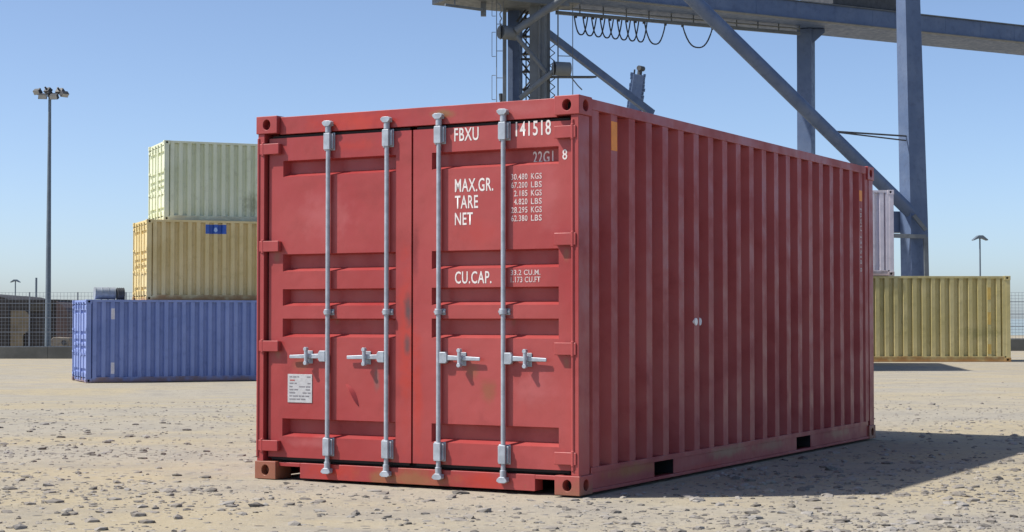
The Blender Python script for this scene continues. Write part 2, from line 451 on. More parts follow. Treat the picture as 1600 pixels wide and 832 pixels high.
def container(name, label, group, corner, rz, L, P, rib0=0.255, cdep=0.060, main=False, pockets=True, fittings=True, ribs=None):
    """corner = world position of the door end's right bottom corner; local x across, y along, z up. P: dict of materials"""
    c, s = math.cos(rz), math.sin(rz)
    hx, hy = -W / 2, L / 2
    loc = (corner[0] + hx * c - hy * s, corner[1] + hx * s + hy * c, corner[2])
    root = empty(name, loc, rz); tag(root, label, 'shipping container', group)
    off = (-W / 2, -L / 2, 0)
    def put(mb, nm, mat, parent=None, bevel=0.003, **k):
        return mb.shift(off).build(nm, mat, parent or root, bevel, **k)
    pm = P['paint']; fm = P.get('frame', pm); cm = P.get('casting', fm)
    for sx in (0, 1):
        for sy in (0, 1):
            for sz in (0, 1):
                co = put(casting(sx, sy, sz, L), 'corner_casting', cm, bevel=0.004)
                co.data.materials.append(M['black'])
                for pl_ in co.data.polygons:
                    if len(pl_.vertices) == 16: pl_.material_index = 1  # backs of the holes coloured black to paint in their shade
    ins = 0.010
    for sx in (0, 1):
        for sy in (0, 1):
            if sy == 0:      # door end post: narrow outer face with a return
                xa, xb = (ins, ins + 0.052) if sx == 0 else (W - ins - 0.052, W - ins)
                m_ = MB().box(xa, xb, ins, 0.155, CH, H - CH)
                if sx == 0: m_.box(xb - 0.002, xb + 0.05, 0.105, 0.15, CH + .002, H - CH - .002)
                else: m_.box(xa - 0.05, xa + 0.002, 0.105, 0.15, CH + .002, H - CH - .002)
                if main:   # the rolled corner bead that catches the light
                    m_.tube((xa + 0.012 if sx else xa + 0.006, ins + 0.002, CH + .03), (xa + 0.012 if sx else xa + 0.006, ins + 0.002, H - CH - .03), 0.011, 10)
            else:
                xa, xb = (ins, 0.15) if sx == 0 else (W - 0.15, W - ins)
                m_ = MB().box(xa, xb, L - 0.13, L - ins, CH, H - CH)
            put(m_, 'corner_post', fm)
    put(MB().box(CW, W - CW, 0.037, 0.13, H - 0.125, H - 0.008), 'door_header', P.get('header', fm))
    sill = MB(); zt = 0.113
    fx = (0.186, 0.345, W - 0.325, W - CW)
    sill.box(fx[1], fx[2], 0.037, 0.14, 0.012, zt)
    sill.box(CW, fx[1], 0.037, 0.13, 0.086, zt - 0.001); sill.box(fx[2], W - CW, 0.037, 0.13, 0.086, zt - 0.001)
    put(sill, 'door_sill', P.get('sill', fm))
    put(MB().box(CW, W - CW, L - 0.12, L - 0.012, H - 0.11, H - 0.01), 'rear_header', fm)
    put(MB().box(CW, W - CW, L - 0.12, L - 0.012, 0.012, 0.15), 'rear_sill', fm)
    for sx, sg in ((0, -1), (1, 1)):
        xo = 0.012 if sx == 0 else W - 0.012
        a, b = sorted((xo, xo - sg * 0.055))
        put(MB().box(a, b, CD, L - CD, H - 0.072, H - 0.006), 'top_side_rail', fm)
        rail = MB(); zlo, zhi = 0.016, 0.158
        a2, b2 = sorted((xo - sg * 0.004, xo - sg * 0.008))
        gaps = [(1.12, 1.43), (L - 2.02, L - 1.69)] if (pockets and L < 7) else []
        ys_ = [CD] + [g for gp in gaps for g in gp] + [L - CD]
        for i in range(0, len(ys_), 2): rail.box(a2, b2, ys_[i], ys_[i + 1], 0.026, 0.124)       # web
        a3, b3 = sorted((xo, xo - sg * 0.06))
        rail.box(a3, b3, CD, L - CD, 0.124, zhi)                                             # top lip
        rail.box(*sorted((xo + sg * 0.008, xo - sg * 0.05)), CD, L - CD, 0.006, 0.026)            # bottom flange
        put(rail, 'bottom_side_rail', P.get('rail', fm), bevel=0.002)
        if gaps:
            for g0, g1 in gaps:
                pk = MB()
                xi = xo - sg * 0.30
                for bx in ((g0 - .004, g0), (g1, g1 + .004)): pk.box(*sorted((xo - sg * .009, xi)), bx[0], bx[1], .028, .122)
                pk.box(*sorted((xi, xi - sg * .004)), g0, g1, .028, .122)
                put(pk, 'forklift_pocket', M['black'], bevel=0)
        if sx == 1 or fittings:
            put(corrugated(L, W - 0.016 if sx else 0.016, sg, 0.1585, H - 0.0725, first=rib0, nribs=ribs, span=(0.156, L - 0.131), depth=cdep), 'side_panel', P.get('side', pm), bevel=0.006)
    # end wall, roof, floor
    ew = corrugated(W, 0, 1, 0.151, H - 0.111, first=0.33, span=(0.151, W - 0.151))
    ew.v = [(W - y, L - 0.014 + x, z) for x, y, z in ew.v]
    put(ew, 'end_panel', pm, bevel=0)
    rf = MB(); y = 0.14; k = 0
    prof = []
    while y < L - 0.14: prof.append((y, H - 0.02 if k % 4 in (0, 1) else H - 0.035)); y += 0.075 if k % 2 == 0 else 0.03; k += 1
    n = len(prof); rf.add([(0.068, a, b) for a, b in prof] + [(W - 0.068, a, b) for a, b in prof], [(i, i + n, i + 1 + n, i + 1) for i in range(n - 1)])
    put(rf, 'roof_panel', pm, bevel=0)
    put(MB().box(0.075, W - 0.075, 0.092, L - 0.14, 0.1145, 0.152), 'floor', M['black'], bevel=0)
    # doors
    D = 0.040; zb, zt2 = 0.147, 2.277
    trs = [(0.286, 0.405), (0.946, 1.069), (1.154, 1.265), (1.383, 1.498), (2.016, 2.124)]
    for side in (0, 1):
        if side == 0: x0, x1, ta, tb = 0.082, 1.212, 0.197, 1.094
        else: x0, x1, ta, tb = 1.226, 2.364, 1.366, 2.276
        door = put(door_leaf(x0, x1, D, zb, zt2, ta, tb, trs), 'door', P.get('door', pm), bevel=0.004)
        g = MB(); g.box(x0 - 0.012, x0 + 0.02, D + 0.012, D + 0.04, zb - 0.008, zt2 + 0.008) if side == 0 else g.box(x1 - 0.02, x1 + 0.012, D + 0.012, D + 0.04, zb - 0.008, zt2 + 0.008)
        g.box(x0 + .02, x1 - .02, D + 0.014, D + 0.042, zb - 0.018, zb + 0.01); g.box(x0 + .02, x1 - .02, D + 0.014, D + 0.042, zt2 - 0.01, zt2 + 0.018)
        if side == 0: g.box(x1 - 0.003, x1 + 0.017, D + 0.016, D + 0.044, zb, zt2)
        put(g, 'gasket', M['black'], door, bevel=0)
        for hz in (0.222, 0.885, 1.552, 2.205):
            hb = MB()
            if side == 0: hb.box(0.026, 0.185, 0.002, 0.010, hz - 0.036, hz + 0.036).box(0.13, 0.185, 0.010, D, hz - 0.034, hz + 0.034).tube((0.052, 0.014, hz - 0.046), (0.052, 0.014, hz + 0.046), 0.014)
            else: hb.box(2.262, 2.412, 0.002, 0.010, hz - 0.038, hz + 0.038).box(2.262, 2.32, 0.010, D, hz - 0.036, hz + 0.036).tube((2.388, 0.012, hz - 0.048), (2.388, 0.012, hz + 0.048), 0.014)
            put(hb, 'hinge', P.get('hinge', fm), door, bevel=0.004)
        rods = ((0.578, -1), (1.038, -1)) if side == 0 else ((1.431, 1), (1.900, 1))
        gm = P.get('rod', M['galv'])
        for rx, sd in rods:
            ry = 0.0175
            rod = MB().tube((rx, ry, 0.085), (rx, ry, 2.345), 0.0148, 14)
            put(rod, 'locking_rod', gm, door, bevel=0, smooth=True)
            for zc, up in ((2.336, 1), (0.088, -1)):
                cams = MB()
                cams.tube((rx, ry - .001, zc - 0.045 * up), (rx, ry - .001, zc + 0.012 * up), 0.020, 12)
                cams.prism([(rx - 0.018, zc - 0.004 * up), (rx - 0.034, zc + 0.012 * up), (rx - 0.037, zc + 0.024 * up), (rx - 0.02, zc + 0.034 * up),
                            (rx + 0.02, zc + 0.034 * up), (rx + 0.037, zc + 0.024 * up), (rx + 0.034, zc + 0.012 * up), (rx + 0.018, zc - 0.004 * up)], ry - 0.024, ry + 0.012)
                cams.box(rx - 0.03, rx + 0.03, ry + 0.012, 0.036, zc + 0.0, zc + 0.02) if up > 0 else cams.box(rx - 0.03, rx + 0.03, ry + 0.012, 0.036, zc - 0.02, zc)
                put(cams, 'locking_cam', gm, door, bevel=0.003)
            for za, zb_ in ((2.175, 2.292), (0.168, 0.290)):
                br = MB()
                br.box(rx - 0.042, rx + 0.042, D - 0.006, D - 0.0005, za, zb_)
                br.prism([(rx - 0.024, za + .004), (rx + 0.024, za + .004), (rx + 0.024, zb_ - .004), (rx - 0.024, zb_ - .004)], ry - 0.021, D - 0.0065)
                br.box(rx - 0.038, rx - 0.0245, ry - 0.002, D - 0.0065, za + 0.010, zb_ - 0.010); br.box(rx + 0.0245, rx + 0.038, ry - 0.002, D - 0.0065, za + 0.010, zb_ - 0.010)
                put(br, 'rod_bracket', gm, door, bevel=0.004)
            zc = 1.111; br = MB()
            br.box(rx - 0.040, rx + 0.040, D - 0.006, D - 0.0005, zc - 0.02, zc + 0.02); br.tube((rx, ry, zc - 0.017), (rx, ry, zc + 0.017), 0.025, 12)
            for q in (-0.032, 0.032): br.tube((rx + q, D - 0.016, zc), (rx + q, D - 0.006, zc), 0.010, 8)
            put(br, 'rod_guide', gm, door, bevel=0.004)
            hz = 0.822; hd = MB()
            hd.prism([(rx + sd * 0.012, hz - 0.036), (rx + sd * 0.058, hz - 0.036), (rx + sd * 0.068, hz - 0.022), (rx + sd * 0.068, hz + 0.022), (rx + sd * 0.058, hz + 0.036), (rx + sd * 0.012, hz + 0.036)], ry - 0.014, ry + 0.012)
            hd.beam((rx + sd * 0.06, ry - 0.002, hz), (rx + sd * 0.305, ry - 0.002, hz - 0.006), 0.014, 0.032, w2=0.7)
            put(hd, 'handle', gm, door, bevel=0.004)
            ct = MB(); hx_ = rx + sd * 0.162
            ct.box(hx_ - 0.03, hx_ + 0.03, D - 0.005, D - 0.0005, hz - 0.05, hz + 0.035)
            ct.tube((hx_, D - 0.006, hz), (hx_, ry - 0.022, hz), 0.019, 12, 0.015)
            ct.tube((hx_, ry - 0.016, hz - 0.047), (hx_, ry - 0.016, hz + 0.047), 0.013, 10)
            for q in (-1, 1): ct.tube((hx_, ry - 0.03, hz + q * 0.046), (hx_, ry - 0.002, hz + q * 0.046), 0.014, 10)
            put(ct, 'handle_catch', gm, door, bevel=0.002)
        if main:
            f = D - 0.0015; tr = D + 0.0565
            if side == 1:
                LT = lambda b_, a, c_, d, e_, y=f, m=M['white'], bd=0.012: lettering(b_, a, c_, d, e_, y, m, 'lettering', door, off, bold=bd)
                LT('FBXU', 1.533, 1.711, 2.188, 2.272); LT('141518', 1.977, 2.224, 2.196, 2.288)
                LT('22G1', 2.068, 2.210, 2.030, 2.104, tr, M['white'])
                LT('8', 2.303, 2.336, 2.038, 2.102)
                LT('MAX.GR.', 1.538, 1.817, 1.866, 1.950); LT('TARE', 1.538, 1.707, 1.762, 1.844); LT('NET', 1.538, 1.669, 1.658, 1.736)
                LT('CU.CAP.', 1.539, 1.804, 1.288, 1.366)
                for i, (a, u) in enumerate((('30.480', 'KGS'), ('67.200', 'LBS'), ('2.185', 'KGS'), ('4.820', 'LBS'), ('28.295', 'KGS'), ('62.380', 'LBS'))):
                    zt_ = 1.965 - i * 0.0515
                    LT(a, 1.945 if len(a) == 6 else 1.965, 2.060, zt_ - 0.037, zt_, f, M['white_worn']); LT(u, 2.085, 2.160, zt_ - 0.037, zt_, f, M['white_worn'])
                LT('33.2 CU.M.', 1.942, 2.150, 1.337, 1.370, f, M['white_worn']); LT('1.173 CU.FT', 1.942, 2.150, 1.292, 1.327, f, M['white_worn'])
            else:
                pl = MB().box(0.243, 0.441, D - 0.004, D - 0.0005, 0.512, 0.700)
                dp_ = put(pl, 'data_plate', M['plate'], door, bevel=0.001)
                ink = MB(); r_ = random.Random(4)
                for zl in (0.683, 0.640, 0.618, 0.598, 0.577, 0.556, 0.535):
                    x = 0.258
                    while x < 0.415:
                        ln = r_.uniform(0.012, 0.05)
                        if r_.random() < 0.72: ink.box(x, min(x + ln, 0.428), D - 0.0052, D - 0.0043, zl - 0.0035, zl + 0.0035)
                        x += ln + 0.008
                put(ink, 'plate_marking', M['ink'], door, bevel=0)
                put(MB().box(0.262, 0.300, D - 0.0052, D - 0.0043, 0.655, 0.664), 'plate_marking', M['ink_red'], door, bevel=0)
                # gouge in the lower panel
                gg = MB(); p0, p1 = Vector((0.712, D, 0.640)), Vector((0.815, D, 0.502)); d_ = (p1 - p0).normalized(); a_ = d_.cross(Vector((0, 1, 0)))
                N = 9; ring = []
                for i in range(N):
                    t_ = i / (N - 1); wv = 0.022 * math.sin(math.pi * min(1, t_ * 1.02 + .02)) ** 0.6 + 0.001; c_ = p0.lerp(p1, t_) + a_ * 0.005 * math.sin(t_ * 5)
                    ring.append([c_ + a_ * wv + Vector((0, -.0006, 0)), c_ + Vector((0, -0.024 * math.sin(math.pi * (0.15 + t_ * .8)), 0)), c_ - a_ * wv * 0.7 + Vector((0, -.0006, 0))])
                gg.add([p for r3 in ring for p in r3], [(3 * i + j, 3 * i + j + 1, 3 * i + j + 4, 3 * i + j + 3) for i in range(N - 1) for j in (0, 1)])
                put(gg, 'dent', P.get('door', pm), door, bevel=0, smooth=True)
    return root, put, off

def patchset(L):
    c = lambda x, y, z: (x - W / 2, y - L / 2, z)
    bright = (0.42, 0.035, 0.02); pale = (0.42, 0.11, 0.11); rust = (0.22, 0.10, 0.04); grey = (0.16, 0.10, 0.09); dk = (0.16, 0.02, 0.02)
    return {
     'door': [(c(1.17, .04, .95), (.09, .2, .75), bright, .8), (c(1.26, .04, .6), (.06, .2, .6), bright, .6), (c(.55, .04, 1.75), (.28, .2, .22), pale, .5),
              (c(2.1, .04, .62), (.22, .2, .16), pale, .5), (c(1.78, .04, .60), (.09, .2, .12), rust, .55), (c(1.66, .04, .74), (.08, .2, .07), rust, .5),
              (c(.95, .04, .68), (.035, .2, .13), grey, .7), (c(.35, .04, .76), (.10, .2, .06), rust, .5), (c(1.19, .04, 1.12), (.05, .2, .16), (.07, .05, .055), .9), (c(1.18, .04, .9), (.04, .2, .1), (.08, .055, .06), .8), (c(1.24, .04, 1.5), (.04, .2, .25), dk, .6),
              (c(.42, .04, .25), (.3, .2, .05), pale, .5), (c(.75, .04, 2.2), (.3, .2, .06), bright, .6), (c(2.2, .04, 1.8), (.12, .2, .3), pale, .45),
              (c(1.7, .04, 1.6), (.2, .2, .12), bright, .3)] + [(c(x_, .04, z_), (.035, .2, dz_), (.25, .11, .06), .6) for x_, z_, dz_ in ((.60, .20, .07), (1.07, .18, .05), (1.46, .2, .08), (1.93, .19, .05), (.15, 1.48, .06), (.16, .83, .05), (2.33, 1.46, .06), (2.33, .8, .06), (.60, 1.06, .05), (1.93, 1.05, .05))],
     'header': [(c(.78, .02, 2.36), (.5, .2, .11), bright, .95), (c(1.45, .02, 2.37), (.12, .2, .04), (.2, .13, .04), .7), (c(2.0, .02, 2.37), (.3, .2, .06), pale, .5)],
     'sill': [(c(.6, .02, .06), (.30, .3, .09), bright, .9), (c(1.2, .02, .05), (.50, .3, .09), (.26, .095, .04), .95), (c(1.75, .02, .06), (.22, .3, .09), bright, .9), (c(1.0, .02, .03), (.16, .3, .07), (.26, .095, .04), .9)],
     'rail': [(c(W, .75, .10), (.3, .5, .06), (.34, .11, .03), .95), (c(W, 2.4, .11), (.3, .6, .06), (.33, .19, .11), .85), (c(W, 3.3, .1), (.3, .5, .06), (.30, .13, .08), .8),
              (c(W, 4.9, .1), (.3, .5, .05), (.30, .13, .08), .8), (c(W, 1.9, .04), (.3, .6, .03), bright, .5)],
    }
RED, REDF = (0.315, 0.034, 0.034), (0.365, 0.062, 0.058)
PS = patchset(5.867)
Pmain = {'paint': paint('red_paint', RED, REDF, wear=0.35, streak=0.25),
         'side': paint('red_side_paint', RED, REDF, wear=0.35, streak=0.5, rough=0.47),
         'door': paint('red_door_paint', RED, REDF, wear=0.2, patches=PS['door'], streak=0.3),
         'header': paint('red_header_paint', RED, REDF, wear=0.3, patches=PS['header']),
         'sill': paint('red_sill_paint', RED, REDF, wear=0.6, patches=PS['sill']),
         'rail': paint('red_rail_paint', RED, REDF, rust=(0.2, 0.11, 0.07), wear=0.5, patches=PS['rail']),
         'casting': paint('red_casting_paint', RED, REDF, rust=(0.23, 0.115, 0.06), wear=0.6, foot=0.75),
         'frame': paint('red_frame_paint', RED, REDF, wear=0.4)}
YAW = -0.5079
red, put, off = container('shipping_container', 'large red container with galvanised door rods and white markings in the foreground', 'shipping containers in the yard',
                          (0.407, 10.48, 0.0), YAW, 5.867, Pmain, main=True, ribs=21)
# stickers and marks on the red long side
xo = W - 0.016
put(MB().box(xo + .0005, xo + .002, 0.474, 0.560, 2.128, 2.312), 'warning_sticker', M['orange'], bevel=0)
put(MB().box(xo + .0005, xo + .002, 5.482, 5.560, 2.105, 2.200), 'warning_sticker', M['orange'], bevel=0)
lettering('FBXU 141518 8', 5.500, 5.545, 1.48, 2.04, xo + .001, M['white_worn'], 'lettering', red, off, face='right_down')
for yy, mt in ((1.812, M['gloss_white']), (1.935, M['pale_decal'])):  # two small pale round spots on the side
    o_ = MB(); o_.tube((W - 0.052, yy, 1.047), (W - .008 if yy < 1.9 else W - .03, yy, 1.047), 0.034, 14, 0.026); put(o_, 'pale_spot', mt, bevel=0.003)

def pal(nm, base, faded, rust=(0.24, 0.12, 0.045), wear=0.6, foot=0.75, rod=None, patches=()):
    d = {'paint': paint(nm + '_paint', base, faded, rust, wear, rough=0.55, streak=0.8, patches=patches),
         'frame': paint(nm + '_frame_paint', base, faded, rust, wear, rough=0.55),
         'rail': paint(nm + '_rail_paint', base, faded, rust, wear, rough=0.55, foot=foot),
         'casting': paint(nm + '_casting_paint', base, faded, rust, wear, rough=0.6, foot=foot)}
    d['sill'] = d['rail']; d['rod'] = d['frame']
    return d
P_blue = pal('blue', (0.185, 0.25, 0.50), (0.225, 0.29, 0.55))
P_tan = pal('tan', (0.62, 0.49, 0.225), (0.68, 0.55, 0.28), rust=(0.36, 0.17, 0.05), foot=0.9)
P_green = pal('pale_green', (0.62, 0.655, 0.465), (0.68, 0.71, 0.53), foot=0.35, patches=[((1.2, -.2, .55), (.6, .45, .5), (0.26, 0.27, 0.15), .6), ((1.2, 1.3, .3), (.6, .1, .2), (0.25, 0.42, 0.33), .6)])
P_olive = pal('olive_yellow', (0.55, 0.465, 0.195), (0.61, 0.52, 0.25), rust=(0.40, 0.20, 0.06), foot=0.95, patches=[((1.2, 2.1, .8), (.6, .9, .3), (0.27, 0.25, 0.08), .5)])
P_white = pal('off_white', (0.70, 0.64, 0.68), (0.76, 0.70, 0.72), foot=0.6)
G = 'shipping containers in the yard'
def back(label, corner, th, P, L=5.867, **k):
    """th: how far the long side turns away from the picture plane"""
    return container('shipping_container', label, G, corner, -(math.pi / 2 - R(th)), L, P, cdep=0.088, ribs=21, pockets=False, **k)
def d2p(u, d): return (u - 800) * d / 2713.5
bl, bput, boff = back('blue container on the ground at the bottom of the left stack', (-12.43, 50.7, -0.80), 23.5, P_blue)
tn, tput, toff = back('tan container with a blue rectangle, middle of the left stack', (-10.95, 52.0, -0.80 + H), 22, P_tan)
gn, gput, goff = back('pale green container on top of the left stack', (-10.54, 52.5, -0.80 + 2 * H), 23, P_green)
bput(MB().box(xo + .001, xo + .003, 0.730, 0.834, 1.85, 2.17), 'sticker', M['pale_decal'], bevel=0)
bput(MB().box(xo + .001, xo + .003, 0.730, 0.834, 0.25, 0.58), 'sticker', M['pale_decal'], bevel=0)
sg_ = MB(); pr_ = []
for k in (6, 7, 8):          # the sign is painted straight over three ribs
    cy = 0.255 + k * 0.2633
    if k > 6: pr_ += [(cy - 0.086, 0), ]
    pr_ += [(cy - 0.056, 1), (cy + 0.056, 1)]
    if k < 8: pr_ += [(cy + 0.086, 0)]
sg_.add([(xo + .0025 - (0 if f_ else .088), y_, z_) for z_ in (2.02, 2.30) for y_, f_ in pr_], [(i, i + 1, i + 1 + len(pr_), i + len(pr_)) for i in range(len(pr_) - 1)])
tput(sg_, 'blue_sign', M['blue_decal'], bevel=0)
em = MB().prism([(2.03, 2.12), (2.09, 2.06), (2.15, 2.12), (2.12, 2.21), (2.06, 2.21)], 0, .0015); em.v = [(xo + .0045 + b_, a_, c_) for a_, b_, c_ in em.v]
tput(em, 'sign_emblem', M['pale_blue'], bevel=0)
# right hand row
XR, YR, ZR = 14.09, 49.0, -0.15
yl, yput, yoff = back('olive yellow container standing on the ground to the right', (XR - 5.867, YR, ZR), 0.6, P_olive)
for za, zb_ in ((1.75, 2.1), (1.05, 1.4), (0.22, 0.5)):
    yput(MB().box(xo + .001, xo + .003, 5.208, 5.308, za, zb_), 'sticker', M['yellow_decal'], bevel=0)
wt, wput, woff = back('off white container on top of the olive yellow one', (10.80 - 5.867, 48.95, ZR + H), 0.6, P_white)
back('olive container hidden behind the red one, supporting the off white container', (XR - 2 * 5.867 - 0.12, YR + .02, ZR), 0.6, P_olive)
for k in range(2):  # unseen pair, added to throw shade on the ground by the olive container
    container('shipping_container', ('lower' if k == 0 else 'upper') + ' blue container of a long pair hidden behind the red one, added to cast a shadow', G,
              (6.93, 40.0, -0.12 + k * H), -R(8.0), 7.4, P_blue, pockets=False)

# ------------------------------------------------------------------ things on the left stack
def barrel(nm, label, p, q, r, mat):
    b = MB(); p, q = Vector(p), Vector(q); b.tube(p, q, r, 24)
    for t_ in (0.02, 0.34, 0.66, 0.98):
        c_ = p.lerp(q, t_); d_ = (q - p).normalized(); b.tube(c_ - d_ * .012, c_ + d_ * .012, r + 0.012, 24)
    o = b.build(nm, mat, None, 0.003, smooth=True); tag(o, label, 'drum', 'steel drums lying on the blue container'); return o
ztop = -0.80 + H
barrel('steel_drum', 'longer grey steel drum lying on the blue container roof', (-12.35, 51.35, ztop + .19), (-11.80, 51.60, ztop + .19), 0.178, M['galv_old'])
barrel('steel_drum', 'shorter grey steel drum lying next to the longer drum', (-11.72, 51.55, ztop + .18), (-11.55, 51.63, ztop + .18), 0.17, M['crane_dark'])

# ------------------------------------------------------------------ perimeter
YF = 90.0
def wall():
    xs = np.arange(-60, 60.1, 3.0); b = MB()
    for a, c in zip(xs[:-1], xs[1:]):
        za, zc = float(ground_z(a, YF)), float(ground_z(c, YF))
        v = []
        for x, z in ((a + .006, za), (c - .006, zc)):
            v += [(x, YF - .16, z - .3), (x, YF + .16, z - .3), (x, YF + .13, z + .60), (x, YF - .13, z + .60)]
        b.add(v, [(0, 3, 2, 1), (4, 5, 6, 7), (0, 4, 7, 3), (1, 2, 6, 5), (3, 7, 6, 2), (0, 1, 5, 4)])
    o = b.build('concrete_wall', plain('old_concrete', (0.105, 0.105, 0.095), 0.85, 0, 0.25, 0.8), None, 0.015)
    tag(o, 'low grey concrete wall carrying the mesh fence across the back', 'wall')
wall()
def fence():
    root = empty('mesh_fence', (0, YF, -0.4)); tag(root, 'tall galvanised wire mesh fence on the low concrete wall', 'fence')
    zt = 2.44 + .4
    xs = np.arange(-37.5, 37.6, 2.5)
    for x in xs:
        zb = float(ground_z(x, YF)) + .60 + .4
        MB().box(x - .03, x + .03, -.03, .03, zb, zt).build('fence_post', M['fence'], root)
    for a, c in zip(xs[:-1], xs[1:]):
        b = MB(); za, zc = [float(ground_z(q, YF)) + .62 + .4 for q in (a, c)]
        n = 14
        for k in range(1, n):
            x = a + (c - a) * k / n; zb = za + (zc - za) * k / n
            b.box(x - .006, x + .006, -.008, -.002, zb, zt - .02)
        m = 15
        for k in range(m + 1):
            t_ = k / m; hh = .006 if k % 4 else .018
            b.beam((a + .03, .004, za + (zt - .02 - za) * t_), (c - .03, .004, zc + (zt - .02 - zc) * t_), .008, 2 * hh)
        b.build('mesh_panel', M['fence'], root)
fence()

def hall():
    z0 = -1.0; root = empty('warehouse', (-33, 108, z0)); tag(root, 'dark brown warehouse behind the mesh fence at far left', 'building')
    x0 = -33.0
    b = MB(); pts = [(-48, z0), (-27.25, z0), (-27.25, 2.22), (-30.1, 2.22), (-30.9, 2.46), (-34, 2.7), (-38, 2.75), (-48, 2.75)]
    b.prism([(x - x0, z - z0) for x, z in pts], -4, 6); b.build('wall', M['hall_dark'], root)
    b = MB(); pts = [(-27.24, z0), (-26.55, z0), (-26.55, 1.45), (-26.7, 1.72), (-27.0, 1.98), (-27.24, 2.12)]
    b.prism([(x - x0, z - z0) for x, z in pts], -4.2, 6); b.build('gable_bay', M['hall_brown'], root)
    b = MB(); pts = [(-29.98, z0), (-29.22, z0), (-29.22, .10), (-28.92, .35), (-28.86, 1.2), (-28.98, 1.42), (-29.2, 1.56), (-29.98, 1.58)]
    b.prism([(x - x0, z - z0) for x, z in pts], -4.12, -4.003); b.build('door_panel', M['hall_tan'], root)
    b = MB(); b.box(-28.85 - x0, -27.5 - x0, -4.08, -4.003, 2.5, 3.05); b.build('wall_panel', plain('dull_brown_panel', (.045, .04, .03), .8), root)
    b = MB()
    for x in np.arange(-47, -27.4, 1.2): b.box(x - x0 - .04, x - x0 + .04, -4.05, -4.002, .1, 3.05)
    b.build('cladding_rib', M['hall_dark'], root)
hall()
def block():
    root = empty('concrete_block', (-24.9, 97, -1.0)); 
    MB().prism([(-.75, 0), (.42, 0), (.42, .82), (.30, 1.0), (-.55, 1.04), (-.75, .85)], -.6, .6).build('body', plain('tan_concrete', (.20, .17, .13), .85), root, 0.03)
    MB().tube((0.05, -.64, .74), (0.05, -.602, .74), .14, 14).build('cap', M['crane_dark'], root)
    tag(root, 'small tan utility block between the warehouse and the blue container', 'utility block')
    b = MB().prism([(-.22, 0), (.22, 0), (.22, 1.1), (.1, 1.16), (-.22, 1.16)], -.3, .3)
    b.v = [(x - 24.95, y + 99.0, z - 1.0) for x, y, z in b.v]
    o = b.build('cabinet', M['hall_brown'], None, 0.02); tag(o, 'narrow dark brown cabinet right of the tan utility block', 'cabinet')
block()

# ------------------------------------------------------------------ lamp masts
def floodlight(p, yaw, tilt, root):
    b = MB(); b.prism([(-.23, -.13), (.23, -.13), (.20, .13), (-.20, .13)], -.12, .10); b.tube((0, .1, 0), (0, .26, .03), .05)
    Mx = Matrix.Translation(p) @ Matrix.Rotation(yaw, 4, 'Z') @ Matrix.Rotation(tilt, 4, 'X')
    b.v = [tuple(Mx @ Vector(v)) for v in b.v]
    o = b.build('floodlight', M['crane_dark'], root, .01)
    g = MB().box(-.2, .2, -.128, -.121, -.11, .11); g.v = [tuple(Mx @ Vector(v)) for v in g.v]; g.build('lens', M['glass'], o)
def mast():
    z0 = -1.0; root = empty('light_mast', (-24.57, 92, z0)); tag(root, 'tall steel floodlight mast standing behind the fence at left', 'lamp mast')
    MB().tube((0, 0, 0), (0, 0, 14.0), .165, 20, .075).build('pole', M['mast'], root, 0, smooth=True)
    MB().box(-.3, .3, -.3, .3, 0, .06).build('base_plate', M['mast'], root, .01)
    hb = MB(); hb.tube((0, 0, 13.86), (0, 0, 14.12), .14, 16); hb.beam((-.65, 0, 13.98), (.72, 0, 14.04), .07, .07); hb.beam((0, -.4, 13.98), (0, .4, 13.98), .07, .07)
    hb.build('crossarm', M['crane_dark'], root)
    for p, a, t_ in (((-.62, -.1, 14.12), -.5, .7), ((-.32, -.25, 13.86), .2, .5), ((-.15, .2, 14.22), 2.4, .6), ((.30, -.25, 13.84), -.2, .5), ((.50, .15, 14.18), 2.7, .6), ((.78, -.05, 14.00), .9, .8)):
        floodlight(p, a, t_, root)
mast()
def yard_lamp(x, y, z0, top, label, wd, r, grp='low street lamps beyond the yard', head=True):
    root = empty('street_lamp', (x, y, z0)); tag(root, label, 'street lamp' if head else 'pole', grp)
    h = top - z0
    MB().tube((0, 0, 0), (0, 0, h - .05), r, 12, r * .7).build('pole', M['mast'], root, 0, smooth=True)
    if head:
        MB().prism([(-wd, h - .22), (-wd * .95, h - .27), (-wd * .25, h - .16), (wd * .25, h - .16), (wd * .95, h - .27), (wd, h - .22), (wd * .3, h), (-wd * .3, h)], -.2, .2).build('lamp_head', M['mast'], root, .02)
yard_lamp(23.73, 88, -0.6, 5.29, 'slim street lamp rising behind the right end of the olive container', .38, .055)
yard_lamp(-42.9, 150, -1.0, 4.45, 'small far street lamp above the warehouse roof at far left', .42, .07)
o = MB().tube((0, 0, 0), (0, 0, 5.6), .09, 10).build('pole', M['mast'], None, 0, smooth=True); o.location = (-41.1, 150, -1.0)
tag(o, 'thin bare pole rising above the warehouse, left of the tall mast', 'pole')
o = MB().tube((0, 0, 0), (0, 0, 3.45), .075, 10).build('pole', M['crane_dark'], None, 0, smooth=True); o.location = (-19.8, 88.5, -0.98)
tag(o, 'short dark pole top showing between the drums and the tan container', 'pole')

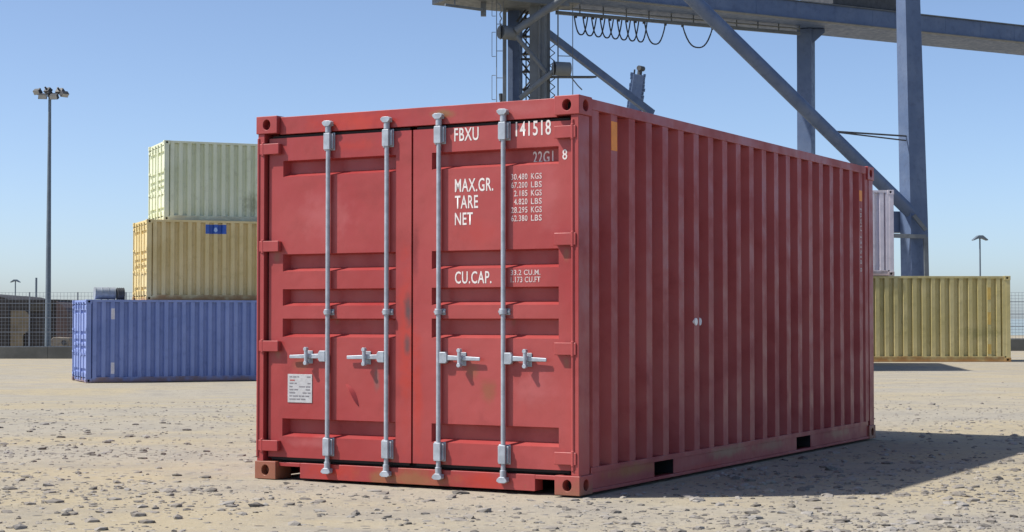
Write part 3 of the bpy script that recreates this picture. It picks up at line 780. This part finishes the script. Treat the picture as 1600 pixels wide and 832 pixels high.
# ------------------------------------------------------------------ gantry crane
def crane():
    gy = lambda x, y: float(ground_z(x, y))
    root = empty('gantry_crane', (8.0, 70.0, -0.6)); tag(root, 'blue grey steel gantry crane towering behind the red container', 'crane')
    o0 = Vector((8.0, 70.0, -0.6))
    def bd(mb, nm, mat, parent=None, **k):
        mb.v = [(a - o0.x, b - o0.y, c - o0.z) for a, b, c in mb.v]; return mb.build(nm, mat, parent or root, **k)
    d = Vector((0.876, 0.482, 0)); n_ = Vector((0.482, -0.876, 0)); c0 = Vector((23.1, 78.05, 0))
    P = lambda t, s_=0, z=0: c0 - d * t + n_ * s_ + Vector((0, 0, z))   # t metres left of the right frame edge, s towards the camera
    # main girder
    g = MB(); g.beam(P(-30, 0, 13.58), P(27.5, 0, 13.58), 2.9, 0.70)
    gd_ = bd(g, 'girder', M['crane_blue'], bevel=.02)
    for k in range(18): bd(MB().beam(P(-8 + 2 * k, 1.452, 13.25), P(-8 + 2 * k, 1.452, 13.9), .05, .012, up=tuple(n_)), 'stiffener', M['crane_blue'], gd_)
    for zf in (13.215, 13.945): bd(MB().beam(P(-30, 1.40, zf), P(27.5, 1.40, zf), .28, .035), 'flange', M['crane_grey'], gd_)
    # boom tip on the left
    b = MB(); b.beam(P(24.6, .2, 13.02), P(29.3, .2, 13.02), 2.2, .42); b.beam(P(24.6, .2, 13.42), P(29.6, .2, 13.42), 2.5, .38); bd(b, 'boom_tip', M['crane_grey'], bevel=.02)
    b = MB(); b.beam((-2.45, 63.3, 12.56), (-1.10, 64.0, 12.50), .09, .09); b.beam((-1.06, 64.2, 12.30), (-1.06, 64.2, 13.0), .2, .2)
    b.beam((-2.1, 63.4, 12.56), (-2.1, 63.4, 12.85), .06, .06); bd(b, 'buffer_rail', M['crane_grey'])
    # machinery house on top
    b = MB(); b.beam(P(8.6, .1, 15.6), P(11.6, .1, 15.6), 2.3, 2.0); bd(b, 'machinery_house', M['crane_dark'], bevel=.03)
    b = MB(); b.beam(P(8.2, 1.0, 13.96), P(8.2, 1.0, 17.0), .35, .35); bd(b, 'house_column', M['crane_grey'], bevel=.01)
    b = MB(); b.beam(P(8.0, .1, 14.28), P(12.0, .1, 14.28), 2.4, .5); bd(b, 'trolley_frame', M['crane_dark'], bevel=.02)
    # right leg in front of the girder
    zl = gy(16, 69) - .1
    b = MB(); lv = []
    a = R(24)
    def ring(c, w_, dp):
        ax = Vector((math.cos(a), math.sin(a), 0)); ay = Vector((-math.sin(a), math.cos(a), 0))
        return [c + ax * i * w_ / 2 + ay * j * dp / 2 for i, j in ((-1, -1), (1, -1), (1, 1), (-1, 1))]
    rs = [ring(Vector((16.05, 69, zl)), .86, .72), ring(Vector((15.99, 69, 5.0)), .84, .70), ring(Vector((15.81, 69, 14.2)), .72, .62), ring(Vector((15.8, 69, 19)), .70, .62)]
    b.add([p for q in rs for p in q], [(4 * i + j, 4 * i + (j + 1) % 4, 4 * i + 4 + (j + 1) % 4, 4 * i + 4 + j) for i in range(3) for j in range(4)] + [(0, 3, 2, 1), (12, 13, 14, 15)])
    leg = bd(b, 'leg', M['crane_blue'], bevel=.015)
    b = MB(); b.box(15.2, 16.9, 68.2, 69.8, zl, zl + .5); bd(b, 'foot', M['crane_dark'], leg, bevel=.03)
    # other legs
    zl2 = gy(12.3, 72.5) - .1
    b = MB(); b.beam((12.32, 72.6, zl2), (12.34, 72.6, 13.20), .62, .56, up=(.45, .9, 0)); b.prism([(12.5, 12.5), (13.1, 13.05), (13.1, 13.2), (12.5, 13.2)], 72.4, 72.8)
    lg = bd(b, 'leg', M['crane_blue'], bevel=.012)
    b = MB(); b.box(11.7, 13.0, 71.9, 73.3, zl2, zl2 + .5); bd(b, 'foot', M['crane_dark'], lg, bevel=.03)
    # diagonal tube
    b = MB(); b.tube((3.2, 60.6, 15.35), (15.8, 68.8, 5.30), .255, 18); bd(b, 'diagonal_brace', M['crane_blue'], smooth=True)
    # portal beam low down with walkway edging
    b = MB(); b.beam((15.75, 69.6, 4.93), (0.9, 66.5, 4.93), .55, .84); bd(b, 'portal_beam', M['crane_blue'], bevel=.012)
    b = MB(); b.beam((16.32, 68.42, 4.30), (14.0, 68.6, 4.38), .16, .16); b.beam((16.30, 68.42, 4.30), (16.40, 68.42, zl + .5), .16, .14); b.beam((15.85, 68.42, 5.15), (16.32, 68.42, 4.55), .14, .14)
    bd(b, 'pipe_run', M['crane_grey'])
    b = MB(); b.tube((12.13, 67, 8.33), (16.3, 69, 8.30), .035, 8); b.beam((12.0, 66.95, 8.38), (12.4, 67.0, 8.30), .16, .16); bd(b, 'tie_rod', M['crane_dark'])
    bd(MB().tube((12.38, 67, 8.30), (15.6, 68.6, 8.12), .03, 8), 'tie_rod', M['crane_dark'])
    # left tower
    zt0 = gy(1, 65.5) - .1
    b = MB(); b.beam((.12, 66.1, zt0), (.12, 66.1, 13.22), .46, .46, up=(.3, 1, 0)); bd(b, 'leg', M['crane_blue'], bevel=.01)
    b = MB(); b.beam((-.28, 65.6, zt0), (-.28, 65.6, 13.1), .14, .5, up=(0, 1, 0)); bd(b, 'cable_duct', M['crane_grey'], bevel=.01)
    b = MB(); b.beam((1.0, 65.1, zt0), (1.0, 65.1, 13.22), .58, .5, up=(.25, 1, 0)); b.beam((1.36, 65.5, zt0), (1.36, 65.5, 13.2), .16, .4); b.tube((1.03, 64.8, zt0), (1.03, 64.8, 13.1), .05, 8)
    bd(b, 'leg', M['crane_grey'], bevel=.01)
    b = MB(); b.beam((-.45, 65.2, 13.25), (2.4, 65.9, 13.25), 1.6, .6); bd(b, 'tower_head', M['crane_grey'], bevel=.02)
    b = MB()                                              # lattice stair between the two columns
    z = zt0; i = 0
    while z < 12.8:
        b.tube((.42, 66.6, z), (.70, 66.6, z + .34), .035, 6); b.tube((.70, 66.6, z + .34), (.42, 66.6, z + .68), .03, 6)
        b.beam((.36, 66.5, z), (.78, 66.5, z), .3, .05); z += .68; i += 1
    b.tube((.54, 66.3, zt0), (.54, 66.3, 13.1), .028, 6); bd(b, 'stair_tower', M['crane_dark'])
    for p, q in (((-.42, 64.0, 11.68), (.14, 64.4, 11.68)), ((1.55, 64.0, 10.32), (2.13, 64.2, 10.32))):
        b = MB(); b.tube(p, q, .26, 20); b.tube(Vector(p) + Vector((-.03, 0, 0)), p, .29, 20); bd(b, 'winch_drum', M['crane_grey'], smooth=True)
    for p, q, rr in (((.12, 64.1, 11.72), (2.0, 64.2, 13.05), .145), ((.16, 64.2, 11.55), (1.28, 64.3, 10.22), .085), ((1.70, 64.1, 10.36), (.30, 64.3, 9.25), .10)): bd(MB().tube(p, q, rr, 14), 'tube_brace', M['crane_grey'], smooth=True)
    b = MB(); b.beam((1.30, 65.9, 11.98), (5.6, 69.1, 9.25), .20, .27); bd(b, 'diagonal_strut', M['crane_blue'])
    bd(MB().beam((1.4, 65, 10.14), (3.15, 66.6, 10.36), .3, .07), 'walkway', M['crane_dark']); bd(MB().beam((.35, 65.9, 10.95), (1.3, 65.9, 10.95), .1, .08), 'walkway', M['crane_dark'])
    lad = MB()                                             # caged ladders
    lad.tube((-.57, 64.0, zt0), (-.57, 64.0, 13.0), .018, 6); lad.tube((-.33, 64.0, zt0), (-.33, 64.0, 13.0), .018, 6)
    z = zt0 + .3
    while z < 12.9: lad.tube((-.57, 64.0, z), (-.33, 64.0, z), .014, 5); z += 1.0
    bd(lad, 'ladder', M['crane_grey'])
    lad = MB(); lad.tube((1.74, 65.4, zt0), (1.74, 65.4, 13.0), .03, 6); lad.tube((2.3, 65.5, zt0), (2.3, 65.5, 13.1), .018, 6)
    for z in (5.0, 7.0, 9.4, 11.0, 12.6): lad.tube((1.74, 65.4, z), (2.3, 65.5, z), .018, 5)
    bd(lad, 'ladder', M['crane_grey'])
    ch = MB().path([(-.9, 63.8, 13.2), (-.42, 63.8, 12.6)] + [(-.42 + .04 * math.sin(k * 2), 63.8, 12.5 - .09 * k) for k in range(8)], .022, 5)
    bd(ch, 'chain', M['crane_grey'])
    bd(MB().path([(2.1, 64.2, 10.2), (2.25, 64.2, 9.95), (2.45, 64.2, 9.7), (2.6, 64.2, 9.55)], .025), 'chain', M['crane_grey'])
    b = MB(); b.path([(-.42, 64.1, 9.4), (-.40, 64.1, 9.15), (-.3, 64.1, 9.0), (-.05, 64.2, 8.95)], .07, 8); b.beam((-.45, 64.2, 8.9), (.4, 64.2, 8.9), .5, .2); bd(b, 'chain_guide', M['crane_dark'])
    # handrails, cross braces and small platforms round the tower
    for p_, q_ in (((.18, 65.7, 12.35), (.74, 65.7, 13.1)), ((.18, 65.7, 12.1), (.62, 65.7, 12.75)), ((.36, 66.4, 10.9), (.8, 66.4, 10.35)), ((.36, 66.4, 9.6), (.8, 66.4, 10.2)), ((.36, 66.4, 11.9), (.8, 66.4, 12.5))):
        bd(MB().tube(p_, q_, .035, 8), 'cross_brace', M['crane_dark'])
    z = 9.0; zz = [(1.42, 65.2, 9.0)]
    while z < 11.3: z += .16; zz.append((1.42 if len(zz) % 2 == 0 else 1.62, 65.2, z))
    bd(MB().path(zz, .018, 5), 'cable', M['crane_dark'])
    for zb_ in (9.15, 10.75, 12.25):
        bd(MB().path([(-.6, 63.9, zb_), (-.74, 63.9, zb_), (-.74, 63.9, zb_ + .9), (-.6, 63.9, zb_ + .9)], .012, 5), 'handrail', M['crane_grey'])
    # festoon rail and cable loops
    f0, f1 = Vector((1.70, 66.5, 12.84)), Vector((11.95, 71.9, 12.92))
    b = MB(); b.beam(f0, f1, .12, .13); b.beam(f0 + Vector((0, 0, .2)), f1 + Vector((0, 0, .2)), .16, .04)
    for k in range(12): c_ = f0.lerp(f1, k / 11); b.beam(c_, c_ + Vector((0, 0, .36)), .05, .05)
    bd(b, 'festoon_rail', M['crane_grey'])
    F = lambda q: f0.lerp(f1, q)
    us = [0.075 + .0335 * k for k in range(9)]
    def loop(qa, qb, dep, lean=0):
        pts = []
        for k in range(15):
            t_ = k / 14; c_ = F(qa + (qb - qa) * (0.5 - 0.5 * math.cos(math.pi * t_) if lean else t_))
            pts.append(c_ + Vector((0, 0, -.08 - dep * (1 - abs(2 * t_ - 1) ** 2.6))))
        return MB().path(pts, .03, 6)
    for k in range(8): bd(loop(us[k] - .006, us[k] + .046, .70 + .014 * k), 'festoon_cable', M['cable'])
    bd(loop(.345, .43, .84), 'festoon_cable', M['cable']); bd(loop(.50, .625, .84), 'festoon_cable', M['cable'])
    for q in us + [.345, .43, .50, .625]: c_ = F(q); tr = MB(); tr.beam(c_ + Vector((-.05, 0, -.10)), c_ + Vector((.05, 0, -.10)), .1, .08); bd(tr, 'cable_trolley', M['crane_dark'])
crane()

def far_boom():
    root = empty('loading_boom', (7.0, 110, -.9)); tag(root, 'far leaning blue steel boom with ragged edges above the red container', 'crane boom')
    b = MB(); p, q = Vector((-1.2, 0, .9)), Vector((1.05, 0, 17.45)); r_ = random.Random(2)
    b.beam(p, q, .84, .6, up=(0, 1, 0), w2=.8); b.build('boom', M['crane_blue'], root, .02)
    b = MB(); d_ = (q - p).normalized(); a_ = Vector((d_.z, 0, -d_.x))
    for k in range(34):
        t_ = .55 + .45 * k / 33; c_ = p.lerp(q, t_)
        for s_ in (-1, 1): b.beam(c_ + a_ * s_ * .3, c_ + a_ * s_ * (.42 + .12 * r_.random()), .2, .16, up=(0, 1, 0))
    b.build('link', M['crane_blue'], root)
    b = MB(); b.tube(q + Vector((.05, 0, 0)), q + Vector((.12, 0, .5)), .16, 10); b.tube(q + Vector((.0, -.2, .42)), q + Vector((.3, .2, .42)), .17, 12); b.beam(q + Vector((-.3, 0, -.2)), q + Vector((-.25, 0, .35)), .1, .1)
    b.build('boom_head', M['crane_dark'], root)
    MB().box(-2.4, .2, -1.5, 1.5, 0, 1.6).build('base', M['crane_dark'], root, .05)
far_boom()
